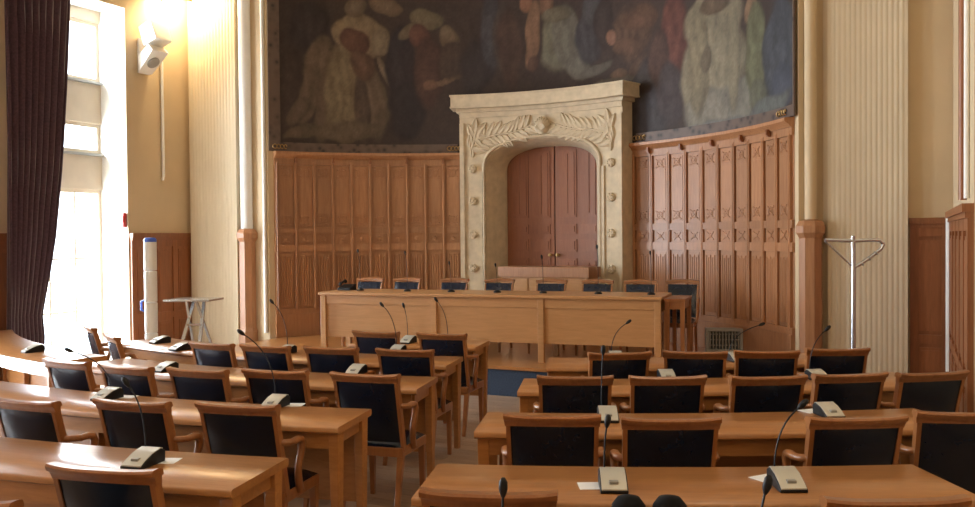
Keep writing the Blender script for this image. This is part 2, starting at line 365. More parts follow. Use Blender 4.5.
for sg in (-1, 1):
    lo, hi = (rad(sg * (A0 - .4)), rad(sg * (A1 + (.5 if sg < 0 else 2.6)))); lo, hi = min(lo, hi), max(lo, hi)
    b = ringbox(lo, hi, .30, 2.9, RW - .004, RW + .01); obj('panel_backing', b, M['panel'], wall_back, smooth=30)
    for nm, z0, z1, r0 in (('base_board', .33, .66, .05), ('rail', .65, .735, .036), ('rail', 1.555, 1.655, .034), ('rail', 1.815, 1.90, .034), ('rail', 2.81, 2.90, .034)):
        obj(nm, ringbox(lo, hi, z0, z1, RW - r0, RW), M['panel'], wall_back, smooth=30)
    prof = [(.0, 2.90), (.05, 2.90), (.065, 2.925), (.10, 2.945), (.115, 2.96), (.115, 2.995), (0, 3.005)]
    b = MB(); b.arc(lambda t: [pol(lo + (hi - lo) * t, z, RW - o) for o, z in prof], 40); obj('cornice', b, M['panel'], wall_back, smooth=35)
    for k in range(NP + 1):
        ex = 1.0 if sg < 0 else 1.045; a = rad(sg * (A0 + STEP * k * ex)); obj('stile', SM, None, wall_back, loc=pol(a, 0, RW - .02), rot=(0, 0, -(A + a)))
        if k < NP:
            a = rad(sg * (A0 + STEP * (k + .5) * ex))
            for me, z0 in PM: obj('panel', me, None, wall_back, loc=pol(a, z0, RW - .010), rot=(0, 0, -(A + a)))
        if k % 2 == 1:
            a = rad(sg * (A0 + STEP * k)); obj('bracket', HM, None, wall_back, loc=pol(a, 2.90, RW - .045), rot=(0, 0, -(A + a)))

# ------------------------------------------------------------------ mural above the panelling
mural = thing('mural_painting', 'large dark curved mural of robed figures above the oak panelling', 'painting', pol(0, 3.0, RW))
BL = [
(-3.72,4.18,0.56,1.35,0,(56,46,46),0.6),
(-1.05,4.37,0.88,1.2,0,(58,46,42),0.8),
(1.13,4.16,0.97,0.98,0,(60,47,44),0.8),
(-3.59,4.8,0.29,0.39,0,(48,41,45),0.35),
(-3.84,3.74,0.24,0.7,0,(60,48,46),0.5),
(-3.45,4.26,0.22,0.42,12,(96,80,64),0.4),
(-3.61,3.83,0.13,0.48,14,(92,78,64),0.45),
(-3.78,3.58,0.11,0.24,35,(88,74,62),0.5),
(-3.4,3.7,0.13,0.56,5,(88,74,62),0.5),
(-3.7,3.28,0.29,0.11,-10,(86,74,60),0.5),
(-3.09,3.9,0.32,0.73,6,(112,99,74),0.3),
(-2.67,3.82,0.24,0.64,-12,(96,82,66),0.35),
(-2.82,3.64,0.12,0.54,-4,(76,62,55),0.5),
(-2.86,4.76,0.4,0.31,0,(122,106,80),0.22),
(-2.54,4.66,0.13,0.2,0,(116,102,80),0.3),
(-2.92,4.67,0.22,0.19,0,(92,60,50),0.3),
(-2.81,4.32,0.18,0.24,-20,(90,66,54),0.4),
(-2.89,5.14,0.18,0.14,0,(100,86,70),0.4),
(-2.44,4.15,0.06,0.33,-28,(112,98,80),0.4),
(-2.97,3.31,0.53,0.15,0,(92,80,64),0.5),
(-2.46,5.19,0.24,0.12,20,(104,84,64),0.4),
(-2.25,4.36,0.22,0.54,0,(46,42,50),0.35),
(-2.18,3.65,0.27,0.45,0,(44,40,46),0.5),
(-1.87,5.02,0.25,0.15,0,(102,92,68),0.35),
(-2.15,4.81,0.19,0.09,-35,(98,86,66),0.4),
(-1.96,4.75,0.18,0.18,-30,(92,56,48),0.35),
(-1.83,4.21,0.22,0.53,0,(74,50,44),0.5),
(-1.51,4.68,0.13,0.24,-25,(96,78,58),0.4),
(-1.57,4.8,0.09,0.12,0,(100,84,62),0.4),
(-1.59,4.05,0.31,0.07,-14,(104,80,60),0.3),
(-1.8,4.02,0.11,0.09,0,(108,76,58),0.4),
(-1.43,4.38,0.22,0.31,0,(66,52,44),0.5),
(-1.14,4.22,0.24,0.45,0,(48,42,44),0.5),
(-0.89,4.8,0.15,0.62,0,(58,58,68),0.5),
(-0.7,4.64,0.14,0.56,0,(66,56,54),0.6),
(-0.59,4.49,0.19,0.56,0,(70,50,42),0.6),
(-0.34,5.14,0.09,0.14,0,(128,84,58),0.4),
(-0.24,4.69,0.11,0.48,4,(122,88,62),0.3),
(-0.22,4.26,0.08,0.12,0,(84,58,48),0.5),
(-0.03,5.1,0.12,0.2,0,(112,78,56),0.4),
(0.12,4.54,0.23,0.48,4,(104,102,84),0.35),
(0.28,4.55,0.22,0.48,-6,(98,96,86),0.35),
(0.46,4.16,0.19,0.22,-40,(96,94,86),0.4),
(0.71,4.08,0.28,0.08,-12,(90,88,82),0.5),
(0.12,4.91,0.22,0.11,0,(98,92,74),0.4),
(0.65,4.56,0.25,0.36,0,(58,57,66),0.4),
(0.72,4.92,0.19,0.2,0,(64,64,72),0.4),
(0.91,4.72,0.15,0.36,0,(56,46,46),0.4),
(1.0,4.48,0.08,0.11,-15,(124,86,66),0.3),
(1.32,4.49,0.29,0.44,0,(84,60,46),0.4),
(1.46,4.68,0.26,0.23,0,(88,60,44),0.4),
(1.23,4.29,0.23,0.13,10,(94,66,50),0.4),
(1.13,3.97,0.15,0.07,0,(100,74,54),0.4),
(1.09,3.89,0.39,0.07,-4,(92,82,66),0.4),
(1.48,4.03,0.2,0.11,-30,(80,58,46),0.4),
(1.69,3.55,0.32,0.55,0,(60,58,66),0.5),
(1.45,3.38,0.19,0.39,0,(54,48,52),0.5),
(2.03,4.34,0.25,0.6,0,(96,50,42),0.35),
(1.78,4.07,0.19,0.39,0,(76,52,46),0.5),
(1.98,3.57,0.24,0.39,0,(66,58,64),0.5),
(1.55,3.7,0.12,0.09,0,(44,34,34),0.4),
(2.73,4.42,0.52,0.44,0,(126,118,94),0.3),
(2.74,3.76,0.55,0.72,0,(124,118,96),0.25),
(2.85,3.27,0.63,0.34,0,(116,114,104),0.35),
(3.26,3.29,0.31,0.22,-40,(110,110,102),0.4),
(2.46,3.95,0.18,0.72,0,(118,110,86),0.4),
(2.6,3.95,0.09,0.17,10,(98,90,72),0.5),
(3.09,3.84,0.11,0.6,0,(118,112,90),0.5),
(2.75,4.59,0.25,0.12,0,(92,76,58),0.4),
(3.42,4.38,0.12,0.19,20,(116,88,62),0.4),
(3.51,3.85,0.23,0.6,0,(92,96,68),0.3),
(3.57,3.36,0.2,0.18,-20,(86,90,72),0.4),
(4.07,3.78,0.37,0.59,0,(58,66,78),0.35),
(4.16,3.37,0.32,0.22,0,(56,66,84),0.4),
(3.77,3.21,0.51,0.12,-10,(86,94,94),0.5),
(2.81,3.08,0.71,0.12,-6,(108,112,112),0.5)
]
ns, nz = 440, 150
S0, S1, Z0, Z1 = -RW * rad(56.9), RW * rad(59.1), 3.0, 6.6
ss, zz = np.meshgrid(np.linspace(S0, S1, ns + 1), np.linspace(Z0, Z1, nz + 1))
lin = lambda c: np.array([(x / 255 / 12.92 if x / 255 < .04045 else ((x / 255 + .055) / 1.055) ** 2.4) for x in c])
img = np.zeros((nz + 1, ns + 1, 3)); img[:] = lin((60, 48, 45))
def vnoise(cells_s, cells_z, seed):                         # smooth value noise over the canvas
    g = np.random.default_rng(seed).standard_normal((cells_z + 2, cells_s + 2))
    x = (ss - S0) / (S1 - S0) * cells_s; y = (zz - Z0) / (Z1 - Z0) * cells_z; i = x.astype(int); j = y.astype(int); fx = x - i; fy = y - j
    fx = fx * fx * (3 - 2 * fx); fy = fy * fy * (3 - 2 * fy)
    return (g[j, i] * (1 - fx) + g[j, i + 1] * fx) * (1 - fy) + (g[j + 1, i] * (1 - fx) + g[j + 1, i + 1] * fx) * fy
wx = .045 * vnoise(26, 12, 1) + .014 * vnoise(60, 26, 2); wz = .06 * vnoise(24, 12, 3) + .018 * vnoise(60, 26, 4)
strokes = .07 * vnoise(60, 20, 5) + .08 * vnoise(150, 40, 6)
for i, (cx, cz, rx, rz, rot, c, soft) in enumerate(BL):
    t = rad(rot); k = min(1, rx / .35); dx = ss - cx + wx * k; dz = zz - cz + wz * k
    ex = (dx * cos(t) - dz * sin(t)) / rx; ez = (dx * sin(t) + dz * cos(t)) / rz
    d = np.sqrt(ex ** 2 + ez ** 2); a = np.clip((1 - d) / (soft * .7) + .5, 0, 1); a = (a * a * (3 - 2 * a))[..., None]
    ln_ = ex * rx; amp = .13 if rz > 1.3 * rx and soft < .5 else .04; ph = 2.2 * vnoise(18, 5, 40 + i); vol = (1.10 - .30 * np.clip(d, 0, 1) ** 2 - .14 * np.clip(ex, -1, 1)) if soft < .55 else 1.0
    fold = (vol * (1 + amp * np.sin(34 * ln_ * (1 - .25 * np.clip(ez, -1, 1)) + ph + i) * np.clip(1.3 - np.abs(ez), 0, 1) + strokes))[..., None]
    img = img * (1 - a) + a * lin(c) * fold
gr = img.mean(2, keepdims=True); img = gr + (img - gr) * .7; img = img * np.array((1.06, 1.0, .93))
img *= (1 + .06 * rng.standard_normal((nz + 1, ns + 1, 1)))
img = img * .86 + .14 * lin((66, 54, 50)); img = np.clip(img * 1.05, 0.002, 1)
gm = MB(); gm.grid(lambda i, j: pol(ss[j, i] / RW, zz[j, i], RW - .03), ns, nz)
gm.f = [f for f in gm.f if not (abs(ss[f[0] // (ns + 1), f[0] % (ns + 1)]) < 1.15 and zz[f[0] // (ns + 1), f[0] % (ns + 1)] < 3.42)]
cv = obj('canvas', gm, M['mural'], mural, world=True, smooth=40)
ca = cv.data.color_attributes.new('paint', 'FLOAT_COLOR', 'POINT')
ca.data.foreach_set('color', np.concatenate([img.reshape(-1, 3), np.ones(((nz + 1) * (ns + 1), 1))], 1).astype('f4').ravel())
EB = rad(56.9)
for a0, a1 in ((-EB, -rad(19)), (rad(19), rad(59.1))):
    obj('border', ringbox(a0, a1, 3.005, 3.13, RW - .05, RW - .028, 30), M['border'], mural, world=True)
for a0, a1 in ((-EB, -EB + rad(2.3)), (rad(58.7), rad(59.1))):
    obj('border', ringbox(a0, a1, 3.13, 6.6, RW - .05, RW - .028, 3), M['border'], mural, world=True)
cb = MB()
for k in range(4): cb.tube([(.035 * cos(q_) * (1 - .15 * k) + .05 * k - .07, -.012, .03 * sin(q_)) for q_ in [j * pi / 4 for j in range(8)]], .008, 5)
CMh = mesh(cb, 'corner_scroll', M['bronze'], 40)
mi = Matrix.Translation(mural.location).inverted()
for a in (-54.8, -19.6, 19.8, 55.6):
    obj('corner_scroll', CMh, None, mural, loc=mi @ pol(rad(a), 3.065, RW - .052), rot=(0, 0, -(A + rad(a))))

# ------------------------------------------------------------------ carved stone doorway
portal = thing('stone_doorway', 'pale carved limestone doorway surround with leaf reliefs and a heavy cornice', 'doorway', pol(0, .33, 3.98))
RF = 3.98
def sp(s, z, r): return pol(s / 4.0, z, r)
def sring(s0, s1, z0, z1, r0, r1, n=12, mb=None): return ringbox(s0 / 4.0, s1 / 4.0, z0, z1, r0, r1, n, mb)
HW, SPR = .87, 2.72
def arch_z(t): return SPR + .43 * (1 - abs(t) ** 2.35) ** (1 / 2.35)
ts = [-1 + 2 * i / 28 for i in range(29)]; ts = [sin(t * pi / 2) for t in ts]
path = [(-HW, .33), (-HW, 1.2), (-HW, 2.0)] + [(-HW * 1 if abs(t) > .9999 and t < 0 else HW * t, arch_z(t)) for t in ts] + [(HW, 2.0), (HW, 1.2), (HW, .33)]
def inner(s, z): return (s * .66 / HW, z if z <= SPR else SPR + (z - SPR) * .80)
for sg in (-1, 1):
    a_, b_ = sorted((sg * HW, sg * 1.257)); obj('jamb', sring(a_, b_, .33, 3.49, RF, RW + .2), M['stone'], portal, world=True, smooth=30)
    for c, w_ in ((1.225, .032), (.945, .022)):
        a_, b_ = sorted((sg * (c - w_), sg * (c + w_))); obj('jamb_moulding', sring(a_, b_, .55, 3.40 if c > 1 else 2.70, RF - .025, RF + .01, 4), M['stone'], portal, world=True)
    a_, b_ = sorted((sg * .86, sg * 1.29)); obj('plinth', sring(a_, b_, .33, .55, RF - .05, RW, 6), M['stone'], portal, world=True)
obj('threshold', ringbox(-HD, HD, 0, .33, RW - .06, RW + .4, 10), M['stone'], portal, world=True)
hd = MB()
for i in range(len(ts) - 1):
    s0, s1 = HW * ts[i], HW * ts[i + 1]; z0, z1 = arch_z(ts[i]), arch_z(ts[i + 1])
    hd.hexa([sp(s0, z0, RF), sp(s1, z1, RF), sp(s1, z1, RW + .1), sp(s0, z0, RW + .1), sp(s0, 3.49, RF), sp(s1, 3.49, RF), sp(s1, 3.49, RW + .1), sp(s0, 3.49, RW + .1)])
obj('arch_head', hd, M['stone'], portal, world=True, smooth=30)
rv = MB(); rings = []
for s, z in path:
    si, zi = inner(s, z); rings.append([sp(s, z, RF - .004), sp(s * .97, z - (.02 if z > SPR else 0), RF + .05), sp(si * 1.01, zi, RF + .32), sp(si, zi, RF + .42), sp(s * 1.15, z + .1, RF + .42), sp(s * 1.05, z + .03, RF + .02)])
rv.arc(lambda t: rings[round(t * (len(rings) - 1))], len(rings) - 1); obj('reveal', rv, M['stone'], portal, world=True, smooth=50)
mo = MB(); mo.tube([sp(s * 1.035, z + (.03 if z > SPR else 0), RF - .012) for s, z in path], [(.02, .024)] * len(path), 8); obj('arch_moulding', mo, M['stone'], portal, world=True, smooth=60)
for nm, s_, z0, z1, r in (('architrave', 1.257, 3.485, 3.56, RF - .02), ('cornice_bed', 1.30, 3.56, 3.625, RF - .06), ('cornice', 1.37, 3.625, 3.775, RF - .15), ('cornice_fillet', 1.385, 3.775, 3.80, RF - .165), ('cornice_fillet', 1.38, 3.61, 3.632, RF - .16)):
    obj(nm, sring(-s_, s_, z0, z1, r, RW, 16), M['stone'], portal, world=True, smooth=30)
mp_ = Matrix.Translation(portal.location).inverted()
def on_face(s, z, me, name, tilt=0., sc=1., off=.012):
    a = s / 4.0; o = obj(name, me, None, portal, loc=mp_ @ pol(a, z, RF - off)); o.rotation_mode = 'XYZ'
    o.rotation_euler = (Matrix.Rotation(-(A + a), 3, 'Z') @ Matrix.Rotation(tilt, 3, 'Y')).to_euler(); o.scale = (sc, 1, sc); return o
lf = MB()                                                # leaf: pointed, domed, folded along the midrib; grows along +z
nl = 8; pts = []
for i in range(nl + 1):
    t = i / nl; wv = .042 * sin(pi * t ** .75) ** .8 if 0 < t < 1 else .001; zc = .17 * t; up = -.028 * sin(pi * t)
    pts.append([(-wv, 0.012, zc), (-wv * .55, up * .9, zc), (0, up * .45, zc), (wv * .55, up * .9, zc), (wv, 0.012, zc)])
lf.arc(lambda t: pts[round(t * nl)], nl); LM = mesh(lf, 'leaf', M['stone'], 50)
rb = MB(); rb.lathe([(.062, -.01), (.062, .012), (.05, .022), (.03, .018), (.022, .034), (0.004, .038)], 14, (0, 0, 0), Matrix.Rotation(pi / 2, 3, 'X'))
for k in range(6):
    an = k * pi / 3; rb.lathe([(.02, 0), (.016, .022), (.002, .028)], 7, (.04 * cos(an), -.012, .04 * sin(an)), Matrix.Rotation(pi / 2, 3, 'X'))
RM = mesh(rb, 'rosette', M['stone'], 40)
for sg in (-1, 1):
    for z in (.80, 1.29, 1.78, 2.27, 2.74): on_face(sg * 1.07, z, RM, 'rosette')
    stem = []
    for k in range(13):
        t = k / 12; s = sg * (1.10 - .98 * t); z = 3.04 + .29 * sin(t * pi / 2) + .04 * sin(t * 7); stem.append((s, z))
    b = MB(); b.tube([sp(s, z, RF - .015) for s, z in stem], [.018 - .008 * k / 12 for k in range(13)], 6); obj('branch', b, M['stone'], portal, world=True, smooth=60)
    for k in range(0, 12):
        s, z = stem[k]; ds, dz = stem[k + 1][0] - s, stem[k + 1][1] - z; an = math.atan2(ds, dz)
        for sd in (-1, 1):
            if sd * sg > 0 and k > 8 or (sd * sg < 0 and k in (0,)): pass
            zb = arch_z(max(-1, min(1, s / HW))) if abs(s) < HW else 0
            tilt = an + sd * (.75 + .2 * random.random()); tip = z + .19 * cos(tilt)
            if tip < zb + .02 or tip > 3.48 or abs(s + .19 * sin(tilt)) > 1.19: continue
            on_face(s, z, LM, 'leaf', tilt, 1.25 + .3 * random.random())
    for tilt, sc in ((sg * -.15, 1.7), (sg * -.75, 1.7), (sg * .4, 1.3), (sg * -1.5, 1.4), (sg * 2.9, 1.2), (sg * -2.4, 1.3)): on_face(sg * 1.05, 3.20, LM, 'leaf', tilt, sc, .016)
    for z in (2.90,): on_face(sg * 1.07, z, LM, 'leaf', 0, .9)
bs = MB(); bs.lathe([(.12, -.01), (.12, .02), (.09, .05), (.05, .075), (.0, .085)], 16, (0, 0, 0), Matrix.Rotation(pi / 2, 3, 'X'))
for k in range(9):
    an = -1.1 + k * 2.2 / 8; bs.tube([(0, -.06, -.07), (.07 * sin(an), -.085, -.07 + .10 * cos(an)), (.125 * sin(an), -.03, -.07 + .20 * cos(an))], [.012, .024, .014], 6)
on_face(0, 3.315, mesh(bs, 'shell_boss', M['stone'], 50), 'shell_boss')

# double door inside the doorway
m = MB(); ringbox(-rad(11.5), rad(11.5), .33, 3.25, RF + .50, RF + .56, 16, m)
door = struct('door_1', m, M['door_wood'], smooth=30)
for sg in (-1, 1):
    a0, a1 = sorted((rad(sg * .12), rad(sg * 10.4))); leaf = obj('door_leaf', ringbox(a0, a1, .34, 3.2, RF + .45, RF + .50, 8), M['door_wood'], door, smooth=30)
    for c0, c1 in ((.9, 4.5), (5.3, 8.9)):
        for z0, z1 in ((.50, 1.42), (1.52, 1.70), (1.78, 1.92), (2.02, 3.0)):
            b0, b1 = sorted((rad(sg * c0), rad(sg * c1))); b = ringbox(b0, b1, z0, z1, RF + .436, RF + .452, 3)
            ringbox(b0 + .007, b1 - .007, z0 + .03, z1 - .03, RF + .425, RF + .437, 3, b)
            if z0 > 2 or z0 < .6:
                bm_ = (b0 + b1) / 2; ringbox(bm_ - .002, bm_ + .002, z0 + .06, z1 - .06, RF + .415, RF + .426, 1, b)
            obj('panel', b, M['door_wood'], leaf)
    b = MB(); b.lathe([(.022, 0), (.022, .02), (.012, .03), (.012, .05), (.026, .06), (.026, .075), (0.003, .085)], 12, pol(rad(sg * .75), 1.47, RF + .45), Matrix.Rotation(-A, 3, 'Z') @ Matrix.Rotation(pi / 2, 3, 'X')); obj('door_knob', b, M['bronze'], leaf, smooth=40)

# ------------------------------------------------------------------ dais
def dais_poly(grow): 
    e = rad(55.0); pts_ = [uv(-3.45, 1.05 - grow), uv(3.45, 1.05 - grow)]
    pts_ += [pol(e - 2 * e * k / 40, 0, RW - .055) for k in range(41)]; return pts_
def prism(pts_, z0, z1):
    b = MB(); n = len(pts_); b.add([(p.x, p.y, z0) for p in pts_] + [(p.x, p.y, z1) for p in pts_], [tuple(range(n - 1, -1, -1)), tuple(range(n, 2 * n))] + [(i, (i + 1) % n, n + (i + 1) % n, n + i) for i in range(n)]); return b
dais = thing('dais', 'low speaker dais with a wooden deck and blue carpeted riser', 'platform', uv(0, 1.05, 0), -A)
obj('riser', prism(dais_poly(0), 0, .295), M['carpet'], dais, world=True)
obj('deck', prism(dais_poly(.03), .295, .33), M['oak'], dais, world=True)
# ================================================================== furniture
HC = Vector((1.2, 13.7))                                   # centre of the curved desk rows
NEAR = {0: 11.70, 1: 10.46, 2: 9.30, 3: 8.12, 4: 7.07, 5: 5.95}
FARR = {0: 11.14, 1: 9.93, 2: 8.78, 3: 7.58, 4: 6.52, 5: 5.36}
def ang(p): return math.atan2(p.x - HC.x, HC.y - p.y)
def desk(row, d0, d1, label, inset=0.0):
    a0, a1 = rad(d0), rad(d1); am = (a0 + a1) / 2; rn, rf = NEAR[row], FARR[row]; rm = (rn + rf) / 2
    t = thing('curved_desk', label, 'desk', (HC.x + rm * sin(am), HC.y - rm * cos(am), 0), am, 'curved oak desks')
    L = lambda a, r, z: Vector((r * sin(a - am), rm - r * cos(a - am), z))
    n = max(6, int(abs(d1 - d0) / 1.5))
    def arcp(b0, b1, r0, r1, z0, z1, nn=n):
        return MB().arc(lambda q: [L(b0 + (b1 - b0) * q, r0, z0), L(b0 + (b1 - b0) * q, r1, z0), L(b0 + (b1 - b0) * q, r1, z1), L(b0 + (b1 - b0) * q, r0, z1)], nn)
    b = MB(); pr = [(rn - .012, .712), (rn, .722), (rn, .742), (rn - .008, .75), (rf + .008, .75), (rf, .742), (rf, .722), (rf + .012, .712)]
    b.arc(lambda q: [L(a0 + (a1 - a0) * q, r, z) for r, z in pr], n); obj('desktop', b, M['oak'], t, smooth=50)
    e = .05 / rm
    obj('apron', arcp(a0 + e, a1 - e, rn - .075, rn - .05, .622, .712), M['oak'], t, smooth=30)
    obj('modesty_panel', arcp(a0 + e * 1.5, a1 - e * 1.5, rf + .05, rf + .07, .22, .712), M['oak'], t, smooth=30)
    for a in (a0, a1):
        s = e if a == a0 else -e
        b = MB(); q = [L(a + s * .7, rn - .08, .64), L(a + s * 1.15, rn - .08, .64), L(a + s * 1.15, rf + .08, .64), L(a + s * .7, rf + .08, .64)]
        b.hexa(q + [p + Vector((0, 0, .072)) for p in q]); obj('end_apron', b, M['oak'], t)
    k = max(1, round((a1 - a0) * rm / 1.9)); stops = [a0 + e * .75 + (a1 - a0 - 1.5 * e) * i / k for i in range(k + 1)]; stops[-1] -= 0
    for a in stops:
        for r in ((rn - .07, rf + .085) if a in (stops[0], stops[-1]) else (rf + .095,)):
            b = MB(); c = L(a - (inset / rm if a == stops[-1] and r > rm else 0), r, 0); b.taper((c.x, c.y, 0), (c.x, c.y, .712), (.02, .02), (.03, .03)); obj('leg', b, M['oak'], t, bevel=.003)
    return t
RN = {1: 'nearest', 2: 'second', 3: 'third', 4: 'fourth', 5: 'fifth'}
desk(0, -9.0, 6.0, 'oak desk just below the bottom edge of the picture')
desk(1, -27, -12.3, 'nearest oak desk left of the aisle, at the bottom left corner')
desk(2, -37, -12.4, 'long second oak desk left of the aisle')
desk(3, -34.2, -11.9, 'third oak desk left of the aisle', .50)
desk(3, -60, -36.4, 'curved oak desk in front of the purple curtain')
desk(4, -43.5, -12.5, 'fourth oak desk left of the aisle, its far end by the window', .50)
desk(5, -25, -12.8, 'shortest oak desk left of the aisle, closest to the podium', .46)
desk(1, -8.25, 3.6, 'nearest oak desk right of the aisle, with two silver microphone units')
desk(2, -7.9, 8.0, 'second oak desk right of the aisle', .44)
desk(3, -7.2, 13.0, 'third oak desk right of the aisle')
desk(4, -6.2, 13.8, 'fourth oak desk right of the aisle, closest to the podium')

# ------------------------------------------------------------------ armchairs (front towards +y)
def build_chair(arched=False):
    t = thing('armchair', 'x', 'chair')
    W, L_ = M['chair_wood'], M['leather']
    def back(x, z, o=0.0):                                # surface of the reclined, slightly hollow back
        k = (z - .42) / .48; return Vector((x, -.175 - .130 * k + .22 * x * x + o, z))
    halfw = lambda z: .194 + .010 * (z - .42) / .48
    # upholstered back
    b = MB(); nu, nv = 8, 6
    for o, bulge in ((.018, .022), (-.014, -.020)):
        b.grid(lambda i, j: back((-1 + 2 * i / nu) * (halfw(.46 + .36 * j / nv) - .003), .46 + (.402 if arched else .392) * j / nv, o + bulge * (1 - (-1 + 2 * i / nu) ** 2) ** .5 * (1 - (-1 + 2 * j / nv) ** 4)), nu, nv)
    n1 = (nu + 1) * (nv + 1); rim = [i for i in range(nu + 1)] + [(nu + 1) * j + nu for j in range(1, nv + 1)] + [(nu + 1) * nv + i for i in range(nu - 1, -1, -1)] + [(nu + 1) * j for j in range(nv - 1, 0, -1)]
    b.f += [(rim[k], rim[(k + 1) % len(rim)], rim[(k + 1) % len(rim)] + n1, rim[k] + n1) for k in range(len(rim))]
    obj('back_upholstery', b, L_, t, smooth=50)
    for sg in (-1, 1):
        b = MB(); zs = [.40, .5, .62, .74, .85]
        b.arc(lambda q: [back(sg * (halfw(zs[round(q * 4)]) + dx), zs[round(q * 4)], dy) for dx, dy in ((-.004, -.02), (.017, -.02), (.017, .022), (-.004, .022))], 4); obj('back_stile', b, W, t)
    # crest rail with flared ends and a lip on top
    ft = (lambda q: .028 * (1 - q * q)) if arched else (lambda q: .0)
    b = MB(); n = 12
    def ring(q):
        x = (-1 + 2 * q); hw = .228; X = x * hw; ear = .010 * abs(x) ** 4
        zt = .872 + ft(x) + ear; zb = (.848 if not arched else .858) + ft(x) * .8
        return [back(X * .985, zb, -.018), back(X * .985, zb, .018), back(X, zt - .004, .020), back(X * 1.01, zt, .03), back(X * 1.01, zt + .022, .028), back(X * 1.01, zt + .028, .012), back(X * 1.01, zt + .028, -.026), back(X * 1.01, zt + .020, -.036), back(X * 1.01, zt + .002, -.034), back(X, zt - .006, -.022)]
    b.arc(ring, n); obj('crest_rail', b, W, t, smooth=40)
    # seat
    b = MB(); b.box(-.205, .205, -.20, .215, .365, .425); obj('seat_frame', b, W, t, bevel=.006)
    b = MB(); nu = 8
    zt = lambda x, y: .425 + .045 * (max(0, 1 - abs(x) ** 4) * max(0, 1 - abs(y) ** 4)) ** .5
    b.grid(lambda i, j: Vector(((-1 + 2 * i / nu) * .198, .008 + (-1 + 2 * j / nu) * .2, zt(-1 + 2 * i / nu, -1 + 2 * j / nu))), nu, nu); b.add([(-.198, -.192, .42), (.198, -.192, .42), (.198, .208, .42), (-.198, .208, .42)], [(0, 1, 2, 3)]); obj('seat_cushion', b, L_, t, smooth=60)
    for sg in (-1, 1):
        p = [back(sg * .205, .70, .012), (sg * .222, -.225, .698), (sg * .234, -.15, .687), (sg * .237, -.10, .69), (sg * .237, -.068, .682), (sg * .236, -.055, .655), (sg * .235, -.06, .615), (sg * .233, -.08, .565), (sg * .230, -.088, .515), (sg * .222, -.068, .46), (sg * .212, -.03, .40)]
        b = MB(); b.tube(p, [(.019, .019), (.018, .021), (.018, .022), (.019, .023), (.021, .023), (.022, .022), (.021, .020), (.020, .020), (.020, .020), (.022, .02), (.023, .02)], 8); obj('arm', b, W, t, smooth=60)
        b = MB(); b.taper((sg * .182, .19, 0), (sg * .182, .19, .37), (.014, .014), (.021, .021)); obj('leg', b, W, t, bevel=.003)
        b = MB(); b.taper((sg * .188, -.265, 0), (sg * .184, -.165, .40), (.014, .014), (.021, .02)); obj('leg', b, W, t, bevel=.003)
    return t
CH = build_chair(); CHA = build_chair(True); CHA.scale = (.86, 1, .955); used = {}
def place(src, key, loc, rz, label, group):
    o = src if key not in used else copy_tree(src); used[key] = 1
    o.location = loc; o.rotation_euler = (0, 0, rz); o['label'] = label; o['group'] = group; return o
def row_chair(x, y, label, dyaw=0.0):
    p = at(x, y, .90); a = ang(p) + rad(dyaw)
    loc = (p.x - .31 * sin(a), p.y + .31 * cos(a), 0)
    return place(CH, 'row', loc, a, label, 'armchairs at the curved desks')
ORD = ['closest to the aisle', 'second from the aisle', 'third from the aisle', 'fourth from the aisle', 'fifth from the aisle', 'sixth from the aisle', 'seventh from the aisle']
def seats(lst, row, side):
    for k, (x, y, dy) in enumerate(lst):
        row_chair(x, y, 'black-backed oak armchair, %s desk %s of the aisle, seat %s' % (RN[row], side, ORD[k]), dy)
seats([(101, 469, 0), (-50, 502, 6)], 1, 'left')
seats([(236, 405, 0), (130, 402, 0), (22, 401, 0)], 2, 'left')
seats([(364, 374.5, -4), (274, 371, 0), (196, 370, 0), (124, 367, 0), (65, 361.5, 0)], 3, 'left')
seats([(404, 350, -2), (330, 347.8, 0), (264, 346, 0), (210, 343.5, 0)], 4, 'left')
seats([(441, 334, -5), (375, 332, 0)], 5, 'left')
row_chair(110, 336, 'oak armchair seen side-on by the window, the right one of two', -18)
row_chair(88, 327, 'oak armchair seen side-on by the window, the left one of two', -10)
seats([(488, 493, 0), (655, 520, 0), (897, 500, 0)], 1, 'right')
seats([(552, 416, 0), (671, 419, 0), (858, 418, 0), (967, 413, -12)], 2, 'right')
seats([(575, 377, 0), (668, 377, 0), (769, 377, 0), (851, 374.5, 0), (934, 373, 0)], 3, 'right')
seats([(620, 353, 6), (695, 352, -14), (767, 351.5, -12), (838, 349, -12)], 4, 'right')

# ------------------------------------------------------------------ podium desk on the dais
PL, PR = at(320, 292, 1.09), at(660, 297, 1.09); pdir = (PR - PL); plen = pdir.length; pa = math.atan2(pdir.y, pdir.x)
pod = thing('podium_desk', 'long pale oak podium desk with three front panels on the dais', 'desk', (PL.x, PL.y, .33), pa)
def pb(x0, x1, y0, y1, z0, z1): return MB().box(x0, x1, y0, y1, z0 - .33, z1 - .33)
obj('desktop', pb(-.02, plen + .02, -.02, .74, 1.055, 1.09), M['podium'], pod, bevel=.006)
PX = [.03, plen * .363, plen * .678, plen - .03]
for x in PX:
    obj('post', pb(x - .035, x + .035, .015, .07, .33, 1.055), M['podium'], pod, bevel=.004)
    obj('post', pb(x - .03, x + .03, .64, .70, .33, 1.055), M['podium'], pod, bevel=.004)
for i in range(3):
    obj('frieze_panel', pb(PX[i] + .035, PX[i + 1] - .035, .03, .055, .945, 1.055), M['podium'], pod, bevel=.003)
    obj('front_panel', pb(PX[i] + .035, PX[i + 1] - .035, .045, .065, .545, .945), M['podium'], pod)
for x in (PX[0], PX[3]): obj('end_rail', pb(x - .02, x + .02, .07, .64, .92, 1.055), M['podium'], pod)
pv = Vector((-sin(pa), cos(pa)))
place_rz = pi + pa
